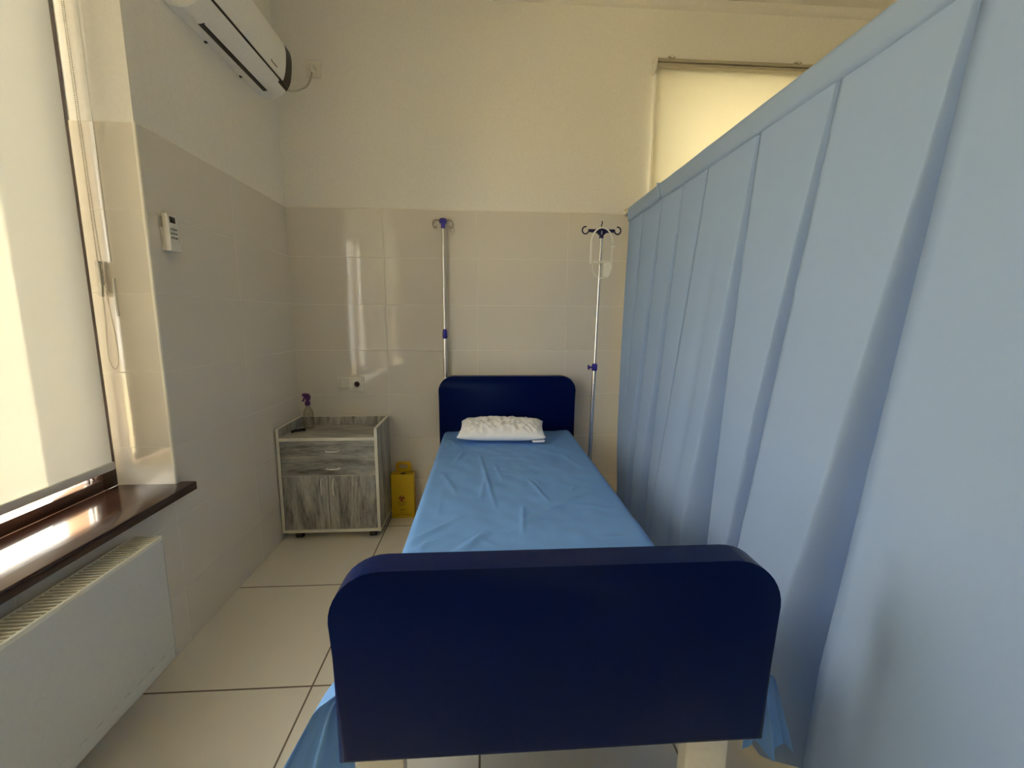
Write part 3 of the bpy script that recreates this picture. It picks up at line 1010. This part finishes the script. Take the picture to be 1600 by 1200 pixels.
# arc-length across: left hem -> top -> right hem
rr = .035
s_top = half - rr
side = .17
s_all = np.concatenate([np.linspace(-(s_top + rr * 1.5708 + side), -(s_top + rr * 1.5708), 24, endpoint=False),
                        np.linspace(-(s_top + rr * 1.5708), -s_top, 8, endpoint=False),
                        np.linspace(-s_top, s_top, 150, endpoint=False),
                        np.linspace(s_top, s_top + rr * 1.5708, 8, endpoint=False),
                        np.linspace(s_top + rr * 1.5708, s_top + rr * 1.5708 + side, 24)])
V = []
rng = np.random.RandomState(5)
for y in ys:
    foot = max(0.0, 1 - (y - .842) / .40)          # near the foot the hem hangs free
    for s in s_all:
        a = abs(s); sg = 1 if s > 0 else -1
        if a <= s_top:
            x, z, ox = mid + s, MZ, 0
        elif a <= s_top + rr * 1.5708:
            t = (a - s_top) / rr
            x, z = mid + sg * (s_top + rr * math.sin(t)), MZ - rr * (1 - math.cos(t))
        else:
            dn = a - s_top - rr * 1.5708
            z = MZ - rr - dn * (1 + (1.75 if sg < 0 else .48) * foot)
            fl = (dn / side)
            flare = foot ** 1.3 * ((.060 if sg < 0 else .075) * min(1, fl / .14) + (.26 if sg < 0 else .065) * fl)
            wav = fl * foot * .018 * math.sin(y * 52 + sg)
            x = mid + sg * (half + flare + wav + .004 * fl)
        V.append((x, y, z))
V = np.array(V)
X_, Y_ = V[:, 0], V[:, 1]
up_w = np.clip((V[:, 2] - (MZ - .03)) / .03, 0, 1)
h = np.zeros(len(V))
creases_and_streak = [((-.108, 1.279), (.02, 1.425), .020, .0065), ((.085, 1.43), (.44, 1.72), .018, .006),  # these first two ridges are shaped to stand for a streak of light
           ((-.03, 2.28), (.04, 1.62), .012, .005), ((.20, 1.92), (.26, 1.66), .010, .004), ((.15, 1.62), (.13, 1.40), .010, .0045),
           ((-.26, 1.36), (-.10, 1.52), .018, .007), ((-.24, 1.30), (-.12, 1.40), .014, .005), ((.37, 1.62), (.50, 1.58), .02, .003), ((-.20, 2.0), (-.12, 1.75), .016, .003),
           ((-.12, 2.35), (-.16, 2.15), .016, .004), ((.05, 2.12), (.08, 1.9), .012, .003), ((.0, 1.95), (-.02, 1.7), .012, .003), ((.42, 2.3), (.50, 2.05), .02, .003), ((-.22, 2.6), (-.14, 2.42), .02, .005), ((.47, 2.62), (.40, 2.44), .02, .004)]
for _ in range(26):
    px, py = rng.uniform(-.26, .55), rng.uniform(.95, 2.5)
    an = rng.uniform(0, 3.14); L = rng.uniform(.05, .20)
    creases_and_streak.append(((px, py), (px + L * math.cos(an), py + L * math.sin(an)), rng.uniform(.008, .02), rng.uniform(.001, .0028)))
for p, q, w, hh in creases_and_streak:
    h += ridge(X_, Y_, p, q, w * .8, hh * 1.25)
for i in range(len(V)):
    h[i] += .0050 * noise.noise((X_[i] * 6, Y_[i] * 5, 0)) + .0030 * noise.noise((X_[i] * 16, Y_[i] * 14, 3))
V[:, 2] += h * up_w + .001
ncol = len(s_all)
Fq = [(r * ncol + c, r * ncol + c + 1, (r + 1) * ncol + c + 1, (r + 1) * ncol + c) for r in range(len(ys) - 1) for c in range(ncol - 1)]
V = [tuple(v) for v in V]
base = (len(ys) - 1) * ncol
for cs, xin in ((range(0, 26), -.300), (range(ncol - 1, ncol - 27, -1), .622)):       # gathered cloth closing each foot corner
    prev = [base + c for c in cs]
    for j in range(1, 25):
        t = j / 24
        cur_ = []
        for c in cs:
            x0_, y0_, z0_ = V[base + c]
            dn = max(0, MZ - z0_)
            fo = (math.sin(t * 19 + z0_ * 5) * .55 + math.sin(t * 8.5 + 1)) * .016 * min(1, dn * 5)
            cur_.append(len(V))
            V.append((x0_ + (xin - x0_) * t, .858 + fo - .016 * (1 - min(1, t * 6)), z0_ + (.035 * math.sin(t * 11) * dn)))
        for k in range(len(prev) - 1):
            Fq.append((prev[k], prev[k + 1], cur_[k + 1], cur_[k]))
        prev = cur_
sheet = obj('bed_sheet', (V, Fq), 'sheet', angle=3.1)
tag(sheet, 'creased light blue sheet over the mattress, loose at the foot corners', 'sheet')
# free corners that hang past the footboard
def hang_corner(bmv, pts):
    pass


# ------------------------------------------------------------------ pillow
pl = thing('pillow', 'small white crumpled pillow lying against the navy headboard', 'pillow', (.105, 2.64, MZ))
n, mrows = 70, 40
Vp, Fp = [], []
W2, D2 = .266, .140
pang = math.radians(-2.0)
for side_ in (1, -1):
    for j in range(mrows + 1):
        for i in range(n + 1):
            u, v = i / n * 2 - 1, j / mrows * 2 - 1
            prof_h = (max(0, 1 - abs(u) ** 3.4) ** .46) * (max(0, 1 - abs(v) ** 3.6) ** .50)
            pinch = 1 - .045 * (1 - v * v) * abs(u) ** 3
            x = u * W2 * (pinch + .03 * (v if u > 0 else -v) * .5)
            y = v * D2 * (1 - .06 * (1 - abs(u) ** 2))
            zz = prof_h * (.056 if side_ > 0 else .042)
            if side_ > 0:
                wr = noise.noise((u * 5, v * 2.2, 1.7)) * .010 + abs(noise.noise((u * 9 + v * 3, v * 3, 5))) * .008 * (1 - .4 * v)
                wr += .0045 * math.sin(u * 26 + 4 * noise.noise((u * 3, v, 9))) * math.exp(-((v + .62) / .34) ** 2) + .004 * noise.noise((u * 14, v * 6, 11))
                wr += .013 * (1 - abs(noise.noise((u * 5.5 + .8 * v, v * 1.6 - u, 21))) * 2.2) ** 3 * (.35 + .65 * math.exp(-((v + .5) / .5) ** 2)) - .006
                zz += 1.25 * wr * prof_h
                zz *= 1 + .12 * v
            x2 = x * math.cos(pang) - y * math.sin(pang)
            y2 = x * math.sin(pang) + y * math.cos(pang)
            tilt = (y2 + D2) * .12
            Vp.append((.105 + x2, 2.605 + y2, MZ + .046 + side_ * zz + tilt))
nn = (n + 1) * (mrows + 1)
for b in (0, nn):
    for j in range(mrows):
        for i in range(n):
            q = (b + j * (n + 1) + i, b + j * (n + 1) + i + 1, b + (j + 1) * (n + 1) + i + 1, b + (j + 1) * (n + 1) + i)
            Fp.append(q if b == 0 else q[::-1])
bmp = bm_new()
me = bpy.data.meshes.new('tmp'); me.from_pydata(Vp, [], Fp); bmp.from_mesh(me); bpy.data.meshes.remove(me)
bmesh.ops.remove_doubles(bmp, verts=bmp.verts, dist=.0008)
obj('cushion', bmp, 'pillow', pl, angle=3.1)
bm = bm_new()
add_box(bm, .105 - .238, .105 + .240, 2.722, 2.744, MZ + .070, MZ + .090, .002)
add_box(bm, .105 + .18, .105 + .255, 2.480, 2.56, MZ + .010, MZ + .024, .003)
obj('pillowcase_flap', bm, 'pillow', pl)


# ------------------------------------------------------------------ infusion stands
pole_x, pole_y = -.262, 2.885
iv = thing('infusion_stand', 'thin steel infusion pole with wire hooks behind headboard, left side', 'infusion stand', (pole_x, pole_y, .0))
bm = bm_new(); add_cyl(bm, (pole_x, pole_y, .012), (pole_x, pole_y, 1.225), .0115, 16)
obj('lower_tube', bm, 'steel', iv)
bm = bm_new(); add_cyl(bm, (pole_x, pole_y, 1.225), (pole_x, pole_y, 1.950), .0085, 16)
obj('upper_tube', bm, 'steel', iv)
bm = bm_new(); add_lathe(bm, (pole_x, pole_y, 1.225), [(.013, 0), (.016, .012), (.015, .040), (.011, .062)], 20)
obj('clamp_collar', bm, 'iv_blue', iv, 'blue collar')
bm = bm_new(); add_lathe(bm, (pole_x, pole_y, 1.925), [(.012, 0), (.013, .028), (.021, .032), (.024, .040), (.024, .052), (.020, .060)], 20)
obj('hook_hub', bm, 'iv_blue', iv, 'blue hook hub')
for a in (205, 160, 20, -25):
    ca, sa = math.cos(math.radians(a)), math.sin(math.radians(a))
    def Pk(r, z):
        return (pole_x + ca * r, pole_y + max(-.3, min(.030, sa * r)), 1.972 + z)
    bm = bm_new(); add_tube(bm, spline([Pk(.018, 0), Pk(.045, .004), Pk(.062, -.004), Pk(.070, -.020), Pk(.064, -.040), Pk(.050, -.044), Pk(.042, -.034)], 5), .0022, 8)
    obj('hook', bm, 'hook', iv, 'wire hook')
for a in (180, 0, 245):
    ca, sa = math.cos(math.radians(a)), math.sin(math.radians(a))
    bm = bm_new(); add_tube(bm, [(pole_x, pole_y, .03), (pole_x + ca * .18, pole_y + sa * .18, .014)], [.010, .008], 10)
    obj('base_leg', bm, 'steel', iv)
# scrap of clear tubing on the hook
bm = bm_new()
tp_ = [(pole_x + .052 + .016 * math.cos(k * .55) + .002 * k / 6, pole_y - .012 + .004 * math.sin(k * .9), 1.925 + .014 * math.sin(k * .55) - .0007 * k) for k in range(34)]
add_tube(bm, tp_ + [(pole_x + .045, pole_y - .012, 1.885), (pole_x + .060, pole_y - .014, 1.868)], .0014, 6)
tag(obj('tubing', bm, 'clear'), 'loop of clear tubing hung on the hook of left infusion pole', 'tubing')

# right stand leans slightly
top = Vector((.716, 2.70, 1.905)); foot_ = Vector((.678, 2.68, .03))
ax = (top - foot_)
def on(z):
    return foot_ + ax * ((z - foot_.z) / ax.z)
iv2 = thing('infusion_stand', 'leaning steel infusion stand with dark crossbar between bed and curtain', 'infusion stand', (foot_.x, foot_.y, 0))
bm = bm_new(); add_cyl(bm, on(.03), on(1.055), .0125, 18)
obj('lower_tube', bm, 'steel', iv2)
bm = bm_new(); add_cyl(bm, on(1.055), on(1.89), .0085, 18)
obj('upper_tube', bm, 'steel', iv2)
bm = bm_new(); a = on(1.055)
add_lathe(bm, a, [(.0145, -.022), (.0175, -.016), (.0175, .018), (.013, .024)], 18)
cl = obj('clamp_collar', bm, 'iv_blue', iv2, 'blue clamp')
bm = bm_new(); add_cyl(bm, a + Vector((-.014, 0, 0)), a + Vector((-.034, 0, 0)), .006, 12); add_lathe(bm, a + Vector((-.034, 0, 0)), [(.014, -.008), (.016, -.004), (.016, 0), (.010, .002)], 8, 'x')
obj('clamp_knob', bm, 'iv_blue', cl, 'blue knob')
bm = bm_new()
hb = on(1.888)
add_prism(bm, [(hb.x - .082, hb.z - .003), (hb.x - .030, hb.z - .008), (hb.x - .014, hb.z - .022), (hb.x + .014, hb.z - .022), (hb.x + .030, hb.z - .008), (hb.x + .082, hb.z - .003), (hb.x + .082, hb.z + .012), (hb.x + .026, hb.z + .012), (hb.x + .008, hb.z + .024), (hb.x - .008, hb.z + .024), (hb.x - .026, hb.z + .012), (hb.x - .082, hb.z + .012)], 'y', hb.y - .008, hb.y + .008)
add_cyl(bm, hb + Vector((0, 0, -.040)), hb + Vector((0, 0, -.018)), .013, 16)
add_tube(bm, spline([hb + Vector((0, 0, .02)), hb + Vector((-.004, -.010, .034)), hb + Vector((.002, -.004, .050)), hb + Vector((.001, 0, .060))], 4), .0035, 8)
cb = obj('crossbar', bm, 'iv_dark', iv2, 'dark navy crossbar')
for s in (-1, 1):
    c = hb + Vector((s * .100, 0, .006))
    pts = [c + Vector((-s * .019 * math.cos(t), 0, .021 * math.sin(t))) for t in (math.radians(d) for d in range(-20, -300, -14))]
    bm = bm_new(); add_tube(bm, pts, .0042, 8)
    obj('hook', bm, 'iv_dark', cb, 'open ring hook')
for k in range(5):
    t = math.radians(18 + 72 * k)
    e_ = Vector((foot_.x + .19 * math.cos(t), foot_.y + .19 * math.sin(t), .050))
    bm = bm_new(); add_tube(bm, [Vector((foot_.x, foot_.y, .062)), e_], [.014, .010], 10)
    lg = obj('base_leg', bm, 'steel', iv2)
    bm = bm_new(); add_lathe(bm, (e_.x, e_.y, .022), [(.016, -.009), (.022, -.007), (.022, .007), (.016, .009)], 16, 'x'); add_cyl(bm, (e_.x, e_.y, .03), (e_.x, e_.y, .052), .006, 10)
    obj('caster', bm, 'caster', lg, 'black caster')
bm = bm_new(); add_lathe(bm, (foot_.x, foot_.y, .045), [(.022, 0), (.026, .006), (.026, .030), (.016, .036)], 18)
obj('base_hub', bm, 'iv_dark', iv2)

# bottle cage hanging on the right stand's crossbar
hy = hb.y - .016
hn = thing('bottle_holder', 'cream plastic infusion bottle cage hung over the dark crossbar', 'bottle holder', (hb.x, hy, 1.62))
zc = 1.70
bm = bm_new()
arch = [(hb.x + .066 * -math.cos(t), hy - .004 * math.sin(t), 1.815 + .092 * math.sin(t)) for t in (math.pi * k / 20 for k in range(21))]
add_tube(bm, arch, .0050, 8)
obj('hanging_loop', bm, 'holder', hn)
bm = bm_new(); add_box(bm, hb.x - .071, hb.x - .059, hy - .004, hy + .004, zc - .005, 1.82, .002)
obj('strap', bm, 'holder', hn)
bm = bm_new(); add_box(bm, hb.x + .058, hb.x + .062, hy - .003, hy + .003, zc - .005, 1.80, .001); add_box(bm, hb.x + .066, hb.x + .070, hy - .003, hy + .003, zc + .01, 1.80, .001); add_box(bm, hb.x + .056, hb.x + .082, hy - .004, hy + .004, 1.792, 1.803, .002)
obj('buckle_strap', bm, 'holder', hn)
bm = bm_new(); add_tube(bm, [(hb.x + .062 * math.cos(t), hy - .030 + .030 * math.sin(t), zc) for t in (2 * math.pi * k / 28 for k in range(28))], .0032, 8, closed=True)
obj('ring', bm, 'holder', hn)
bm = bm_new(); add_tube(bm, spline([(hb.x - .060, hy - .028, zc), (hb.x - .058, hy - .028, zc - .05), (hb.x - .036, hy - .028, zc - .086), (hb.x, hy - .028, zc - .094), (hb.x + .036, hy - .028, zc - .086), (hb.x + .056, hy - .028, zc - .05), (hb.x + .060, hy - .028, zc)], 6), .0026, 8)
obj('lower_loop', bm, 'holder', hn)
bm = bm_new(); add_prism(bm, [(hb.x + .006, zc - .002), (hb.x + .055, zc - .002), (hb.x + .056, zc - .030), (hb.x + .040, zc - .082), (hb.x + .006, zc - .084)], 'y', hy - .034, hy - .028)
obj('flap', bm, 'holder', hn)


# ------------------------------------------------------------------ curtain and rod
XC, ZR = .945, 2.040
CY1, CY0 = 2.868, -.75
rod = thing('curtain_rod', 'steel curtain rod carrying the blue curtain, fixed to back wall', 'curtain rod', (XC, D, ZR))
bm = bm_new(); add_cyl(bm, (XC, D - .004, ZR + .012), (XC, YN, ZR + .012), .0125, 20)
obj('tube', bm, 'steel', rod)
bm = bm_new(); add_lathe(bm, (XC, D, ZR + .016), [(.029, 0), (.029, -.004), (.024, -.007), (.017, -.009), (.017, -.022), (.0135, -.024)], 24, 'y')
fl = obj('wall_flange', bm, 'steel', rod, 'round chrome flange')
for a in (40, 160, 280):
    bm = bm_new(); add_lathe(bm, (XC + .022 * math.cos(math.radians(a)), D - .006, ZR + .016 + .022 * math.sin(math.radians(a))), [(.0035, 0), (.003, -.002)], 10, 'y')
    obj('screw', bm, 'slot', fl, 'dark screw')

cur = thing('privacy_curtain', 'pale blue pleated privacy curtain hanging along right side of bed', 'curtain', (XC, 1.0, .12))
ZH = 2.012                       # under edge of the header sleeve
# fold lines: (y at top, y at bottom), near to far
folds = [(-.82, -.80), (-.49, -.44), (-.16, -.10), (.10, .12), (.850, .935), (1.182, 1.345), (1.521, 1.545), (1.862, 2.040), (2.09, 2.215), (2.335, 2.425), (2.60, 2.64), (2.868, 2.772)]
ZB = .025
vs_ = np.linspace(0, 1, 100)
NP = 64
Vc = []
def sst(t):
    t = min(1, max(0, t))
    return t * t * (3 - 2 * t)
for v in vs_:
    z = ZH + (ZB - ZH) * v
    for i in range(len(folds) - 1):
        ya_, yb_ = [a + (b - a) * min(1, v * 1.1) for a, b in (folds[i], folds[i + 1])]
        wid = yb_ - ya_
        small = min(1.0, wid / .33)
        g = min(1, v * 1.3) ** 1.05
        A = (.008 + .155 * g) * small
        ov = (.003 + .016 * g) * small                          # how far the nearer panel laps over the next
        w0 = (.005 + .074 * g) * small                          # floor of the fold, lying back
        w1 = (.016 + .148 * g) * small                          # from here on the panel hangs full
        last = i == len(folds) - 2
        for k in range(NP):
            q = k / (NP - 1)
            if q < .12:
                f = q / .12
                p = 0
                yy = ya_ - ov + (w0 + ov) * f
            elif q < .50:
                f = (q - .12) / .38
                p = sst(f) * .9 + .1 * f
                yy = ya_ + w0 + (w1 - w0) * f
            elif q < .84:
                f = (q - .50) / .34
                p = 1 + .04 * math.sin(f * 3.14) * v
                if i in (3, 6):
                    p -= .20 * math.exp(-((f - (.70 - .10 * v if i == 3 else .5)) / .15) ** 2) * min(1, v * 1.6 + .25)
                yy = ya_ + w1 + (wid - w1) * f
            else:                                                 # folded edge turning back
                f = (q - .84) / .16
                p = .5 + .5 * math.cos(f * math.pi)
                yy = yb_ - ov * f + .008 * v * math.sin(f * math.pi)
            if last and q >= .84:
                p, yy = 1, yb_ + .0005 * f
            wob = .006 * v * noise.noise((yy * 3, z * 1.6, 7)) + .0012 * noise.noise((yy * 12, z * 3, 2))
            Vc.append((XC + .40 * A - A * p + wob * min(1, p * 2), yy, z))
cols = NP * (len(folds) - 1)
Fc = [(r * cols + c, r * cols + c + 1, (r + 1) * cols + c + 1, (r + 1) * cols + c) for r in range(len(vs_) - 1) for c in range(cols - 1)]
obj('curtain_panel', (Vc, Fc), 'curtain', cur, angle=3.1)
# header sleeve round the rod
Vh, Fh = [], []
ysl = np.linspace(CY1 + .004, -.82, 260)
sec = [(-.010, -.064), (-.0145, -.045), (-.0165, -.015), (-.017, .004), (-.014, .018), (-.006, .0265), (.004, .027), (.013, .020), (.017, .006), (.0165, -.015), (.014, -.045), (.010, -.064)]
for y in ysl:
    for (dx, dz) in sec:
        w = noise.noise((y * 9, dz * 20, 1)) * .0022
        dz2 = dz - (.0045 * noise.noise((y * 5, 0, 3)) if dz < -.04 else 0)
        Vh.append((XC + dx * (1 + .10 * noise.noise((y * 22, dx * 30, 2))) + w, y, ZR + .012 + dz2))
m_ = len(sec)
for r in range(len(ysl) - 1):
    for c in range(m_):
        Fh.append((r * m_ + c, r * m_ + (c + 1) % m_, (r + 1) * m_ + (c + 1) % m_, (r + 1) * m_ + c))
obj('header_sleeve', (Vh, Fh), 'curtain', cur, angle=3.1)
bm = bm_new()
add_tube(bm, spline([(XC - .019, 2.372, ZR + .036), (XC - .0205, 2.366, ZR + .010), (XC - .020, 2.350, ZR - .020), (XC - .016, 2.338, ZR - .046)], 5), .0075, 8)
obj('tuck', bm, 'curtain', cur)
